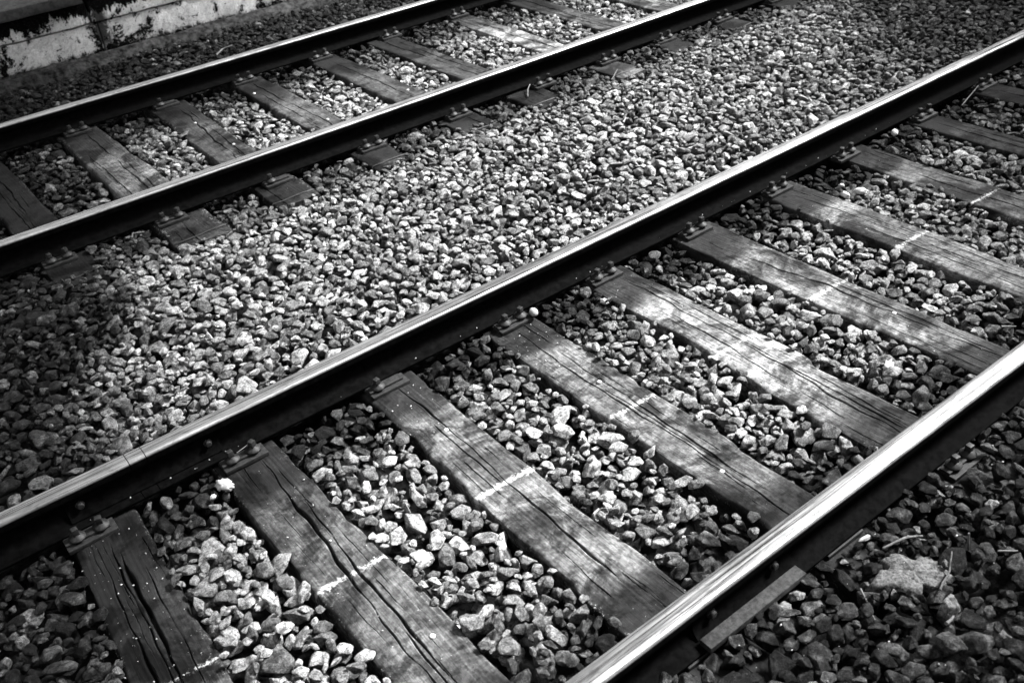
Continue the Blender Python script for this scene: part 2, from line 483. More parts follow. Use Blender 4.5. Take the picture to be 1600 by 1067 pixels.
def sleeper_mesh(name, u0, u1, wa, wb, cracks, seed, du, dv, warp=0.0):
    """timber along y from u0 (near camera) to u1; wb = width at u0, wa = width at u1; top grid displaced by grain, checks and wear"""
    r = np.random.default_rng(seed)
    nu = int((u1 - u0) / du) + 1
    wmax = max(wa, wb)
    nv = int(wmax / dv) + 1
    u = np.linspace(u0, u1, nu)
    s = np.linspace(-1, 1, nv)
    U, S = np.meshgrid(u, s, indexing='ij')
    wid = wb + (wa - wb) * (u - u0) / (u1 - u0)
    # wander of the long edges
    el = 0.004 * np.sin(u * 3.1 + seed) + 0.0025 * np.sin(u * 9.7 + 2 * seed) + 0.0012 * np.sin(u * 31 + seed * 3)
    er = 0.004 * np.sin(u * 2.7 + 1.3 * seed) + 0.0025 * np.sin(u * 11.3 + seed) + 0.0012 * np.sin(u * 27 + seed)
    for _ in range(9):                                   # chipped bites in the arrises
        c, wdt, d = r.uniform(u0, u1), r.uniform(0.008, 0.07), r.uniform(0.003, 0.010)
        b = d * np.exp(-((u - c) / wdt) ** 2)
        if r.random() < .5: el += b
        else: er -= b
    if warp:                                             # a twisted timber with a hollow flank and a broken shoulder
        el += warp * (0.018 * np.exp(-((u + 0.62) / 0.16) ** 2) - 0.012 * np.exp(-((u + 1.1) / 0.15) ** 2))
        er -= warp * (0.017 / (1 + np.exp((u + 0.98) / 0.006)) - 0.008 * np.exp(-((u + 0.90) / 0.10) ** 2))
    left = -wid / 2 + el
    right = wid / 2 + er
    X = left[:, None] + (right - left)[:, None] * (S + 1) / 2
    Z = np.zeros_like(X)
    Z += 0.0022 * np.sin(U * 4.3 + seed) + 0.0016 * np.sin(X * 31 + U * 2.0 + seed)
    # growth ring relief running along the grain
    gx = X + 0.006 * np.sin(U * 2.1 + seed) + 0.003 * np.sin(U * 5.7 + seed * 2)
    Z += 0.00022 * np.sin(gx * 420 + 1.2 * np.sin(U * 3 + seed)) * (1 + np.sin(U * 3.3 + gx * 60))
    Z += r.normal(0, 0.00010, Z.shape)
    # rounded, worn arris
    e = np.minimum(X - left[:, None], right[:, None] - X)
    Z -= 0.010 * np.exp(-(e / 0.0045)) * (0.65 + 0.35 * np.sin(U * 13 + seed))
    allc = list(cracks)
    for _ in range(13):                                  # short drying checks
        a = r.uniform(u0, u1 - 0.1)
        allc.append((r.uniform(-.9, .9), a, a + r.uniform(.08, .4), r.uniform(.0006, .0014), r.uniform(.003, .008), r.uniform(.002, .006), r.uniform(-.03, .03)))
    for i, (f, a, b, hw, dep, amp, slope) in enumerate(allc):
        c = crack_path(u, f * wmax / 2, amp, seed + i * 1.37, slope)
        t = np.clip((u - a) / max(b - a, 1e-3), 0, 1)
        env = np.where((u > a) & (u < b), np.minimum(1, np.minimum(t, 1 - t) * 9), 0)
        env = env * np.clip(0.62 + 0.34 * np.sin(u * 7 + i * 2.3 + seed) + 0.22 * np.sin(u * 23 + i + seed), 0.12, 1.2)
        w = np.maximum(hw * env, 1e-5)[:, None]
        q = np.abs(X - c[:, None]) / np.maximum(w, dv * 0.62)
        Z -= (dep * env)[:, None] * np.exp(-q ** 2.6)
        Z += (0.0016 * env)[:, None] * np.exp(-((np.abs(X - c[:, None]) - w * 2.2) / (w * 1.4 + .001)) ** 2)
    n0 = nu * nv
    V = [np.stack([X.ravel(), U.ravel(), Z.ravel()], 1)]
    idx = np.arange(n0).reshape(nu, nv)
    F = [np.stack([idx[:-1, :-1], idx[:-1, 1:], idx[1:, 1:], idx[1:, :-1]], -1).reshape(-1, 4)]
    # skirts: long sides and both ends, straight down
    border = np.concatenate([idx[:, 0], idx[-1, 1:], idx[-2::-1, -1], idx[0, -2:0:-1]])
    P = V[0][border].copy()
    nb = len(border)
    off = n0
    prev = border
    for dz, inset in ((0.016, -0.002), (0.05, 0.0), (0.14, 0.0)):
        Q = P.copy()
        Q[:, 2] = -dz
        Q[:, 0] += np.sign(Q[:, 0]) * -inset + 0.0012 * np.sin(Q[:, 1] * 90 + seed + dz * 80)
        V.append(Q)
        cur = np.arange(off, off + nb)
        F.append(np.stack([prev, np.roll(prev, -1), np.roll(cur, -1), cur], -1)[:, ::1])
        prev = cur
        off += nb
    me = np_mesh(name, np.concatenate(V), np.concatenate(F))
    bm = bmesh.new(); bm.from_mesh(me)
    bmesh.ops.recalc_face_normals(bm, faces=bm.faces)
    bm.to_mesh(me); bm.free()
    me.shade_smooth()
    me.set_sharp_from_angle(angle=math.radians(62))
    me.materials.append(M_WOOD)
    return me

def plate_mesh():
    bm = bmesh.new()
    add_box(bm, -0.074, 0.074, -0.121, 0.121, 0.0005, 0.0145, 0.002)
    return from_mesh_only('base_plate', bm, M_PLATE, 40)

def from_mesh_only(name, bm, mat, sharp=40):
    me = bpy.data.meshes.new(name)
    bm.normal_update()
    bm.to_mesh(me); bm.free()
    me.materials.append(mat)
    me.shade_smooth()
    me.set_sharp_from_angle(angle=math.radians(sharp))
    return me

ME_PLATE = plate_mesh()
bm = bmesh.new(); add_box(bm, -0.074, 0.074, -0.121, 0.068, 0.0005, 0.0145, 0.002); ME_PLATE_SHORT = from_mesh_only('base_plate', bm, M_PLATE, 40)
bm = bmesh.new(); add_box(bm, -0.074, 0.074, -0.066, 0.068, 0.0005, 0.0145, 0.002); ME_PLATE_TINY = from_mesh_only('base_plate', bm, M_PLATE, 40)
bm = bmesh.new(); add_box(bm, -0.070, 0.062, -0.017, 0.017, 0, 0.009, 0.002); ME_CLIP = from_mesh_only('clip_bar', bm, M_PLATE)
bm = bmesh.new()
lathe(bm, [(0.0, 0.0), (0.0240, 0.0), (0.0247, 0.004), (0.0210, 0.009), (0.0125, 0.0135), (0.0095, 0.016), (0.0, 0.0165)], 20)
add_box(bm, -0.0092, 0.0092, -0.0092, 0.0092, 0.012, 0.037, 0.0016)
bmesh.ops.recalc_face_normals(bm, faces=bm.faces)
ME_SCREW = from_mesh_only('screw_spike', bm, M_SCREW, 40)
bm = bmesh.new(); lathe(bm, [(0.0, -0.002), (0.0078, -0.002), (0.0082, 0.0015), (0.006, 0.0035), (0.0, 0.0045)], 14)
bmesh.ops.recalc_face_normals(bm, faces=bm.faces)
ME_NAIL = from_mesh_only('nail', bm, M_NAIL, 60)

NEAR_CRACKS = {
 1: [(-.15, -1.7, -.15, .0040, .030, .006, .012), (.12, -1.3, -.2, .0050, .034, .006, .012), (-.40, -1.1, -.12, .0032, .022, .006, .01), (.38, -1.0, -.3, .0022, .016, .005, .01), (-.02, -.95, -.3, .0026, .02, .004, .0)],
 2: [(-.08, -1.7, -.10, .0042, .030, .009, .045), (.28, -1.7, -.32, .0030, .022, .006, .03), (.05, -1.45, -1.0, .002, .014, .004, .02)],
 3: [(.02, -1.28, -.10, .0026, .020, .006, .0), (-.06, -.75, -.36, .0018, .012, .004, .0), (.18, -1.6, -1.22, .0024, .016, .004, .0)],
 4: [(-.20, -1.45, -.25, .0022, .018, .006, .0), (.22, -1.3, -.30, .0022, .018, .006, .0), (.5, -1.1, -.5, .0014, .010, .004, 0), (0.0, -1.2, -.6, .0014, .01, .004, 0)],
 5: [(.05, -1.45, -.15, .0026, .020, .011, .02), (-.35, -1.25, -.45, .0022, .016, .008, .02), (.52, -1.45, -1.05, .0034, .022, .006, .03), (.30, -1.4, -.9, .0022, .014, .005, .03)],
 6: [(.0, -1.45, -.16, .0028, .020, .013, -.02), (.45, -1.4, -.6, .0014, .010, .004, 0), (-.5, -1.4, -.7, .0014, .01, .004, 0)],
 7: [(.1, -1.4, -.15, .002, .015, .006, 0), (-.45, -1.4, -.5, .0016, .012, .006, 0), (.5, -1.2, -.2, .0016, .012, .005, 0)],
 8: [(-.1, -1.2, -.2, .002, .015, .006, 0), (.4, -1.1, -.3, .0016, .01, .004, 0)],
}
FAR_CRACKS = {2: [(.1, 1.4, 3.2, .003, .02, .008, .02), (.5, 2.1, 2.6, .004, .02, .006, .03), (-.5, 2.0, 2.9, .002, .015, .006, 0)],
              3: [(-.1, 2.0, 3.2, .003, .02, .012, .02), (.35, 2.0, 2.9, .002, .012, .005, 0), (-.5, 1.4, 2.2, .003, .02, .004, 0)],
              4: [(.05, 2.0, 3.2, .0028, .02, .008, .0), (-.4, 2.2, 3.0, .0018, .012, .005, 0)],
              5: [(0, 2.0, 3.2, .0022, .016, .008, .0), (.4, 1.4, 1.8, .003, .02, .004, 0)]}
NEAR_LABEL = {
 0: 'sleeper buried in black ballast at the lower left corner, barely showing',
 1: 'darkest sleeper, almost black and split by several gaping cracks',
 2: 'dark sleeper with two long wide black cracks and white foam crumbs beside it',
 3: 'grey sleeper with one straight thin crack and a single nail set in the crack',
 4: 'grey sleeper with several parallel cracks, pale round pebble by its base plate',
 5: 'palest sleeper of the near track, bleached, widening and splintered at the front rail',
 6: 'pale sleeper with one winding crack, just beyond the bleached splintered one',
 7: 'fine grained grey sleeper whose base plate has white scraps of paper to its upper right',
 8: 'grey sleeper of the near track just above the two white paper scraps',
 9: 'dim narrow sleeper of the near track under the straw at the middle rail',
 10: 'shaded sleeper at the upper right edge of the picture, first above the straw',
 11: 'shaded sleeper at the upper right edge, second above the straw',
 12: 'shaded sleeper at the upper right edge, third above the straw',
 13: 'shaded sleeper at the upper right edge, fourth above the straw'}
FAR_LABEL = {
 0: 'dark sleeper of the far track lost in shade at the left edge',
 1: 'almost black sleeper of the far track with a banded stub beside the third rail',
 2: 'wide light weathered sleeper of the far track with crumbling split end',
 3: 'sleeper of the far track with a wavy long crack, right of the wide crumbling one',
 4: 'far track sleeper below the black run-off joint of the platform wall',
 5: 'brown grey sleeper of the far track with a pale scuffed spot near the back rail',
 6: 'dark sleeper of the far track just left of the bleached white one',
 7: 'bleached almost white sleeper of the far track',
 8: 'dark sleeper of the far track just right of the bleached white one',
 9: 'light grey sleeper of the far track cut by the top edge of the picture',
 10: 'last sleeper of the far track, at the top edge of the picture'}

def put(name, me, parent, loc, rz=0.0):
    o = link(name, me, None, parent)
    o.location = loc
    o.rotation_euler = (0, 0, rz)
    return o

def build_sleepers():
    for kind, rows, cr, plates, labels, group in (('near', NEAR, NEAR_CRACKS, PLATE_NEAR, NEAR_LABEL, 'wooden sleepers of the near track'),
                                                   ('far', FAR, FAR_CRACKS, PLATE_FAR, FAR_LABEL, 'wooden sleepers of the far track')):
        for i, (x, rz, wa, wb, tone) in enumerate(rows):
            if kind == 'near':
                u0, u1, fine = -1.74, 0.14, i in range(1, 8)
                rails = (RAILS['middle'], RAILS['front'])
            else:
                u0, u1, fine = 1.455 + 0.02 * math.sin(i * 2.2), 3.80, False
                rails = (RAILS['back'], RAILS['third'])
            seed = (3 if kind == 'near' else 40) + i * 1.61
            cracks = cr.get(i) or [(.1 * math.sin(i), u0 + .2, u1 - .3, .0024, .018, .008, 0), (.45 * math.cos(i * 2), u0 + .4, u1 - .6, .0018, .012, .005, 0)]
            me = sleeper_mesh('sleeper', u0, u1, wa, wb, cracks, int(seed * 10), 0.007 if fine else 0.014, 0.0019 if fine else 0.0034, 1.0 if kind == 'near' and i == 5 else 0.0)
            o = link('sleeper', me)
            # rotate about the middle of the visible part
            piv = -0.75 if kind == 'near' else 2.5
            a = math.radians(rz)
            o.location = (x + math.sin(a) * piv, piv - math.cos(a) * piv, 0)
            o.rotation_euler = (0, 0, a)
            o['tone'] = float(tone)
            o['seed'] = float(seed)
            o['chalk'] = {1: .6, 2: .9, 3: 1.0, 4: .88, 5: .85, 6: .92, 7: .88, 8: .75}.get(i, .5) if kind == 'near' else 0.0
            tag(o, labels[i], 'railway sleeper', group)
            inv = (Matrix.Translation(o.location) @ Matrix.Rotation(a, 4, 'Z')).inverted()
            for ry in rails:
                px = plates.get(i, x) if abs(ry) < .1 or abs(ry - 1.816) < .1 else x + (0.0 if kind == 'near' else 0.0)
                if kind == 'far' and abs(ry - 3.321) < .1:
                    px = {1: -.82, 2: -.30, 3: .235, 4: .748, 5: 1.288, 6: 1.825}.get(i, x)
                L = inv @ Vector((px, ry, 0))
                fr = ry < -1
                pl = put('base_plate', (ME_PLATE_SHORT if i == 5 else ME_PLATE_TINY) if fr else ME_PLATE, o, L, -a)
                if fr and i != 5:
                    continue                                  # outer half lies under the stones
                for sgn in ((-1,) if fr else (-1, 1)):
                    put('clip_bar', ME_CLIP, pl, (-0.004, sgn * 0.084, 0.0147))
                    for k, dx in enumerate((-0.036, 0.036)):
                        if kind == 'near' and i == 3 and sgn == -1 and k == 1 and abs(ry) < .1:
                            continue                          # one screw is missing there
                        if kind == 'far' and i == 3 and k == 1 and sgn == -1:
                            continue
                        so = put('screw_spike', ME_SCREW, pl, (dx, sgn * 0.088, 0.0235), random.uniform(-.6, .6))
                        so.rotation_euler = (random.uniform(-.06, .06), random.uniform(-.06, .06), so.rotation_euler.z)
            nails = {('near', 2): [(-.734, -1.067)], ('near', 3): [(-.241, -.416)], ('near', 4): [(.287, -.57), (.257, -1.148)], ('near', 6): [(1.316, -1.002)],
                     ('far', 3): [(.248, 2.832), (.274, 2.364)], ('far', 4): [(.806, 2.273), (.70, 3.0)], ('far', 5): [(1.36, 2.3)]}.get((kind, i), [])
            for nx, ny in nails:
                put('nail', ME_NAIL, o, inv @ Vector((nx, ny, 0.001)))
            if kind == 'far':                                     # wire band round the stub end
                bm = bmesh.new()
                w = wb / 2 + 0.004
                y0 = u0 + 0.062
                pts = [(-w, y0 - .006, -.06), (-w, y0, -.004), (-w + .006, y0, .0035)] + [(-w + .006 + t * (2 * w - .012), y0 + .006 * t, .0035 + .002 * math.sin(7 * t + i)) for t in (.25, .5, .75, 1)] + [(w, y0 + .008, -.004), (w, y0 + .008, -.06)]
                tube(bm, pts, [0.003] * len(pts), 6)
                bmesh.ops.recalc_face_normals(bm, faces=bm.faces)
                from_bm('wire_band', bm, M_SCREW, o, True, 60)

build_sleepers()

# ------------------------------------------------------------------ rails
def rail_profile():
    h = []
    h += [(0.0605, 0.0), (0.0615, 0.002), (0.0615, 0.0085), (0.060, 0.0100)]
    h += [(0.034, 0.0155), (0.018, 0.021), (0.011, 0.029), (0.008, 0.040), (0.0075, 0.060), (0.0085, 0.080), (0.012, 0.089), (0.018, 0.0935), (0.0285, 0.0975), (0.0305, 0.0995)]
    h += [(0.0312, 0.103), (0.0308, 0.117)]
    for k in range(1, 8):                                          # gauge corner, then the crown
        a = math.radians(90 - k * 11.5)
        h.append((0.0188 + 0.0120 * math.sin(a), 0.1185 + 0.0120 * math.cos(a)))
    for k in range(5):
        t = 0.0165 * (1 - k / 4.0) - 0.0
        h.append((t, 0.1316 - t * t / 2 / 0.30))
    pts = [(-y, z) for y, z in h]                                  # near side, foot to crown
    pts += [(y, z) for y, z in reversed(h[:-1])]
    return pts

PROF = rail_profile()
def rail_mesh(name, x0, x1, mat=M_RAIL, shrink=1.0):
    nx = max(2, int((x1 - x0) / 0.5) + 1)
    xs = np.linspace(x0, x1, nx)
    n = len(PROF)
    V = np.array([(x, y * shrink, z * shrink) for x in xs for y, z in PROF])
    F = []
    bm = bmesh.new()
    vs = [bm.verts.new(v) for v in V]
    for i in range(nx - 1):
        for k in range(n):
            k2 = (k + 1) % n
            bm.faces.new((vs[i * n + k], vs[i * n + k2], vs[(i + 1) * n + k2], vs[(i + 1) * n + k]))
    bm.faces.new(vs[:n]); bm.faces.new(vs[-n:][::-1])
    bmesh.ops.recalc_face_normals(bm, faces=bm.faces)
    return from_mesh_only(name, bm, mat, 33)

def bolt_mesh(name):
    bm = bmesh.new()
    lathe(bm, [(0.0, 0.0), (0.014, 0.0), (0.014, 0.004), (0.0105, 0.0045), (0.0105, 0.012), (0.008, 0.0145), (0.0, 0.015)], 12)
    bmesh.ops.recalc_face_normals(bm, faces=bm.faces)
    return from_mesh_only(name, bm, M_SCREW, 40)
ME_BOLT = bolt_mesh('bolt')

def rail(label, y, x0, x1):
    o = link('rail', rail_mesh('rail', x0, x1))
    o.location = (0, y, RAIL_Z)
    return tag(o, label, 'rail', 'running rails')

r_left = rail('short rail section left of the joint in the middle rail', 0.0, -4.0, -1.122)
r_mid = rail('long middle rail running from the joint to the upper right', 0.0, -1.068, 14.0)
r_front = rail('front rail with the broadest bright head, at the lower right', RAILS['front'], -4.0, 14.0)
r_third = rail('near rail of the far track, beside the banded sleeper stubs', RAILS['third'], -6.0, 16.0)
r_back = rail('back rail along the foot of the platform wall', RAILS['back'], -6.0, 16.0)
ep = link('end_post', rail_mesh('end_post', -1.1195, -1.0705), None, r_mid)

def joint_bar(parent, x0, x1, side, bolts, low=False):
    """fishplate against the web, side -1 = towards the camera"""
    prof = [(0.0075, 0.030), (0.030, 0.0185), (0.036, 0.0205), (0.0235, 0.032), (0.0165, 0.045), (0.0165, 0.075), (0.0215, 0.088), (0.0205, 0.092), (0.013, 0.0895)]
    bm = bmesh.new()
    rings = [[bm.verts.new((x, side * y, z)) for y, z in prof] for x in (x0, x1)]
    n = len(prof)
    for k in range(n):
        k2 = (k + 1) % n
        bm.faces.new((rings[0][k], rings[0][k2], rings[1][k2], rings[1][k]))
    bm.faces.new(rings[0]); bm.faces.new(rings[1][::-1])
    bmesh.ops.recalc_face_normals(bm, faces=bm.faces)
    jb = link('joint_bar', from_mesh_only('joint_bar', bm, M_RAIL, 30), None, parent)
    if low:
        bm = bmesh.new()
        add_box(bm, x0, x1, side * 0.078, side * 0.041, 0.012, 0.033, 0.002)
        bmesh.ops.recalc_face_normals(bm, faces=bm.faces)
        from_bm('flange_strip', bm, M_STRIP, jb, True, 40)
    for bx in bolts:
        b = link('bolt', ME_BOLT, None, jb)
        b.location = (bx, side * 0.0163, 0.060)
        b.rotation_euler = (math.radians(90) if side < 0 else math.radians(-90), 0, 0)
    return jb
joint_bar(r_mid, -1.33, -0.845, -1, (-1.289, -0.881))
joint_bar(r_front, -0.262, 0.092, -1, (-.2, .03), low=True)

# ------------------------------------------------------------------ platform wall
def block(parent, name, x0, x1, y0, y1, z0, z1, mat, bev=0.008, cuts=0, jit=0.0, seed=0):
    bm = bmesh.new()
    add_box(bm, x0, x1, y0, y1, z0, z1, bev)
    if cuts:
        es = [e for e in bm.edges if abs((e.verts[0].co - e.verts[1].co).x) > 0.3 * (x1 - x0)]
        bmesh.ops.subdivide_edges(bm, edges=es, cuts=cuts, use_grid_fill=False)
        for v in bm.verts:
            q = v.co * 9 + Vector((seed, 0, 0))
            v.co += Vector((0, noise.noise(q), noise.noise(q + Vector((7, 3, 1))))) * jit
    bmesh.ops.recalc_face_normals(bm, faces=bm.faces)
    return from_bm(name, bm, mat, parent, True, 40)

WALL_Y = 4.60
wall = empty('platform_wall', (0, WALL_Y, -0.1))
tag(wall, 'low stained whitewashed platform wall behind the back rail', 'wall')
def wx(*a): return (a[0], a[1], a[2] - WALL_Y, a[3] - WALL_Y, a[4] + 0.1, a[5] + 0.1)
edges_u = [-2.6, -1.15, 0.292, 1.75, 3.2, 4.7, 6.2, 7.7]
for i, (a, b) in enumerate(zip(edges_u, edges_u[1:])):
    block(wall, 'wall_block', *wx(a + 0.006, b - 0.006, WALL_Y - 0.012, WALL_Y + 0.30, 0.224, 0.372), M_WALL, 0.008, 24, 0.006, i)
    block(wall, 'coping_slab', *wx(a + 0.010, b - 0.014 if b > .3 else b - .03, WALL_Y - (0.085 if i <= 1 else 0.02), WALL_Y + 0.42, 0.376, 0.445), M_COPE, 0.010, 16, 0.004, i + 20)
edges_l = [-2.6, -0.9, 0.33, 2.1, 3.6, 5.1, 6.6, 7.7]
for i, (a, b) in enumerate(zip(edges_l, edges_l[1:])):
    block(wall, 'wall_block', *wx(a + 0.004, b - 0.004, WALL_Y, WALL_Y + 0.30, -0.10, 0.215), M_WALL, 0.010, 30, 0.010, i + 40)
# rounded foot of rough mortar
bm = bmesh.new()
prof = [(0.0, 0.022), (-0.03, 0.016), (-0.065, 0.006), (-0.095, -0.022), (-0.110, -0.06), (-0.115, -0.12), (0.0, -0.12)]
xs = np.linspace(-2.6, 7.7, 130)
rings = []
for x in xs:
    rr = []
    for k, (y, z) in enumerate(prof):
        j = 0.018 * noise.noise(Vector((x * 3.1, k * .7, 2))) + 0.007 * noise.noise(Vector((x * 14, k * 1.7, 5)))
        rr.append(bm.verts.new((x, y - (j if 0 < k < 6 else 0) - .003, z + 0.1 + (j if 0 <= k < 5 else 0))))
    rings.append(rr)
for a, b in zip(rings, rings[1:]):
    for k in range(len(prof)):
        k2 = (k + 1) % len(prof)
        bm.faces.new((a[k], a[k2], b[k2], b[k]))
bmesh.ops.recalc_face_normals(bm, faces=bm.faces)
from_bm('mortar_foot', bm, M_FOOT, wall, True, 50)

# station round the track, outside the picture: the platform the photographer stands on, plus a canopy and two bridges added to cast shade
def slab(bm, pts, z0, z1):
    lo = [bm.verts.new((x, y, z0)) for x, y in pts]; hi = [bm.verts.new((x, y, z1)) for x, y in pts]
    n = len(pts)
    bm.faces.new(lo[::-1]); bm.faces.new(hi)
    for k in range(n):
        bm.faces.new((lo[k], lo[(k + 1) % n], hi[(k + 1) % n], hi[k]))
def strip_xy(x_at_0, skew, xo0, xo1, y0, y1):
    return [(x_at_0 + xo0 + skew * y0, y0), (x_at_0 + xo1 + skew * y0, y0), (x_at_0 + xo1 + skew * y1, y1), (x_at_0 + xo0 + skew * y1, y1)]
def structure(name, bm, mat):
    bmesh.ops.recalc_face_normals(bm, faces=bm.faces)
    o = from_bm(name, bm, mat)
    o['kind'] = 'structure'
    return o
bm = bmesh.new(); add_box(bm, -30, 40, -9.0, -2.75, -0.10, 0.44); structure('near_platform', bm, M_PAVE)
bm = bmesh.new()
slab(bm, [(-14, -6.6), (30, -6.6), (30, -2.85), (-14, -2.85)], 3.30, 3.42)
for px in range(-12, 30, 5):
    add_box(bm, px - .07, px + .07, -5.07, -4.93, 0.44, 3.30)
    add_box(bm, px - .05, px + .05, -6.5, -2.95, 3.16, 3.298)
structure('added_shade_canopy', bm, M_COPE)  # unseen roof, added to shade the ground beyond the front rail
bm = bmesh.new()
FB = 3.92  # unseen deck added overhead so its shadow darkens the left side
slab(bm, strip_xy(FB, .45, -2.0, 0, -5.5, 9.0), 5.0, 5.18)
slab(bm, strip_xy(FB, .45, -2.0, -1.92, -5.5, 9.0), 5.182, 6.15)
slab(bm, strip_xy(FB, .45, -0.08, 0, -5.5, 9.0), 5.182, 6.15)
for yy in (-5.2, 8.4):
    for xo in (-1.8, -.4):
        add_box(bm, FB + xo + .45 * yy, FB + xo + .2 + .45 * yy, yy, yy + .25, 0.44, 4.998)
structure('added_shade_footbridge', bm, M_COPE)
bm = bmesh.new()
RB = 10.8  # skewed deck added out of view to shade the upper right
slab(bm, strip_xy(RB, .7, 0, 11, -16, 22), 5.2, 6.0)
slab(bm, strip_xy(RB, .7, 0, .3, -16, 22), 6.002, 7.0)
slab(bm, strip_xy(RB, .7, 10.7, 11, -16, 22), 6.002, 7.0)
slab(bm, strip_xy(RB, .7, .2, 10.8, -12.5, -11.5), -0.1, 5.198)
slab(bm, strip_xy(RB, .7, .2, 10.8, 15, 16), -0.1, 5.198)
structure('added_shade_road_bridge', bm, M_COPE)

# platform surface behind the coping and the ground all round
bm = bmesh.new()
add_box(bm, -30, 40, WALL_Y + 0.425, 14.0, -0.2, 0.437)
pf = from_bm('platform', bm, M_PAVE)
pf['kind'] = 'structure'
bm = bmesh.new()
bmesh.ops.create_grid(bm, x_segments=4, y_segments=4, size=200)
gr = from_bm('ground', bm, M_SOIL)
gr.location = (0, 0, -0.105)
gr['kind'] = 'structure'

# ------------------------------------------------------------------ ballast: stones dropped one by one on a height field
def ico(sub):
    bm = bmesh.new()
    bmesh.ops.create_icosphere(bm, subdivisions=sub, radius=1.0)
    V = np.array([v.co[:] for v in bm.verts])
    F = np.array([[v.index for v in f.verts] for f in bm.faces])
    bm.free()
    return V, F
ICO_V, ICO_F = ico(4)

N_SHAPES = 30
SHAPES = []
for s in range(N_SHAPES):
    r = np.random.default_rng(100 + s)
    n = r.integers(11, 18)
    N = r.normal(size=(n, 3)); N /= np.linalg.norm(N, axis=1)[:, None]
    for _ in range(14):                                  # spread the facets a little
        D = N[:, None] - N[None]; q = (D ** 2).sum(-1) + np.eye(n)
        N += 0.10 * (D / q[..., None] ** 1.5).sum(1) / n; N /= np.linalg.norm(N, axis=1)[:, None]
    d = r.uniform(0.66, 1.12, n)
    p = r.choice([80, 160, 400])
    A = np.maximum(ICO_V @ N.T, 1e-4) / d
    mx = A.max(1)
    rad = 1.0 / (mx * ((A / mx[:, None]) ** p).sum(1) ** (1 / p))
    rad = np.minimum(rad, 1.55)
    V = ICO_V * rad[:, None]
    ax = np.array([1.0, r.uniform(.55, .92), r.uniform(.38, .74)])
    V = V * ax
    for i in range(len(V)):
        v = Vector(V[i])
        V[i] *= 1 + 0.03 * noise.noise(v * 2.3 + Vector((s * 3.1, 0, 0))) + 0.018 * noise.noise(v * 6 + Vector((0, s * 2.7, 0)))
    V -= (V.max(0) + V.min(0)) / 2
    V /= np.abs(V).max()
    SHAPES.append(V)

shape_col = bpy.data.collections.new('stone_shapes')
SHAPE_ME = []
for s, V in enumerate(SHAPES):
    me = np_mesh('stone', V, ICO_F)
    me.shade_smooth()
    me.materials.append(M_STONE)
    SHAPE_ME.append(me)
    o = bpy.data.objects.new('stone_shape_%02d' % s, me)
    shape_col.objects.link(o)

CELL = 0.005
X0, X1, Y0, Y1 = -2.9, 6.4, -3.2, 4.75
NXc, NYc = int((X1 - X0) / CELL), int((Y1 - Y0) / CELL)
gx = X0 + (np.arange(NXc) + .5) * CELL
gy = Y0 + (np.arange(NYc) + .5) * CELL

# wanted surface of the ballast, as a function of y
ty = np.interp(gy, [-3.2, -1.95, -1.75, -1.60, -1.45, -1.3, -0.2, -0.06, 0.07, 0.2, 0.5, 1.15, 1.36, 1.46, 1.75, 1.95, 2.1, 3.1, 3.25, 3.4, 3.6, 4.75],
               [.035, .035, .035, .025, -.008, -.004, -.004, -.012, .005, .03, .038, .035, .022, .008, -.008, -.02, -.016, -.016, -.03, -.03, -.03, -.02])
T = np.repeat(ty[None, :], NXc, 0).astype(np.float32)
lump = np.zeros_like(T)
for fx, fy, a, ph in ((3.1, 2.3, .007, 1), (6.7, -5.1, .006, 2.2), (-1.9, 8.3, .005, 4), (12.1, 9.7, .004, .5), (1.1, .7, .006, 3)):
    lump += a * np.sin(gx[:, None] * fx + gy[None, :] * fy + ph)
T += lump
H = T - 0.075
FORB = np.zeros(T.shape, bool)
for ry in RAILS.values():
    H[:, np.abs(gy - ry) < 0.036] = 0.2
for kind, rows, u0, u1 in (('n', NEAR, -1.74, .14), ('f', FAR, 1.46, 3.80)):
    for i, (x, rz, wa, wb, _t) in enumerate(rows):
        piv = -0.75 if kind == 'n' else 2.5
        cxs = x + (-(gy - piv)) * math.tan(math.radians(rz))
        hw = (wb + (wa - wb) * (gy - u0) / (u1 - u0)) / 2
        inside = (np.abs(gx[:, None] - cxs[None, :]) < hw[None, :] + .001) & ((gy > u0) & (gy < u1))[None, :]
        H[inside] = np.maximum(H[inside], 0.002)
        inner = np.abs(gx[:, None] - cxs[None, :]) < hw[None, :] - .007
        T[inside & ~inner] = -.002
        T[inside & inner & (gy > (-1.56 if kind == 'n' else 1.535))[None, :] & (gy < (0.06 if kind == 'n' else 3.4))[None, :]] = -.06
    for i, (x, rz, wa, wb, _t) in enumerate(rows):
        for ry in ((0.0, -1.505) if kind == 'n' else (1.816, 3.321)):
            px = (PLATE_NEAR if kind == 'n' else PLATE_FAR).get(i, x)
            m = (np.abs(gx - px) < .078)[:, None] & (np.abs(gy - ry) < (.124 if ry > -1 or i == 5 else .066))[None, :]
            H[m] = 0.2
H[:, gy > WALL_Y - 0.14] = 0.3
# pale lump of mortar by the front rail and the sleeper plates keep their place
PATCH = (0.300, -1.752)
pm = ((gx - PATCH[0]) ** 2)[:, None] / .072 ** 2 + ((gy - PATCH[1]) ** 2)[None, :] / .052 ** 2 < 1
H[pm] = np.maximum(H[pm], T[pm] + 0.02)

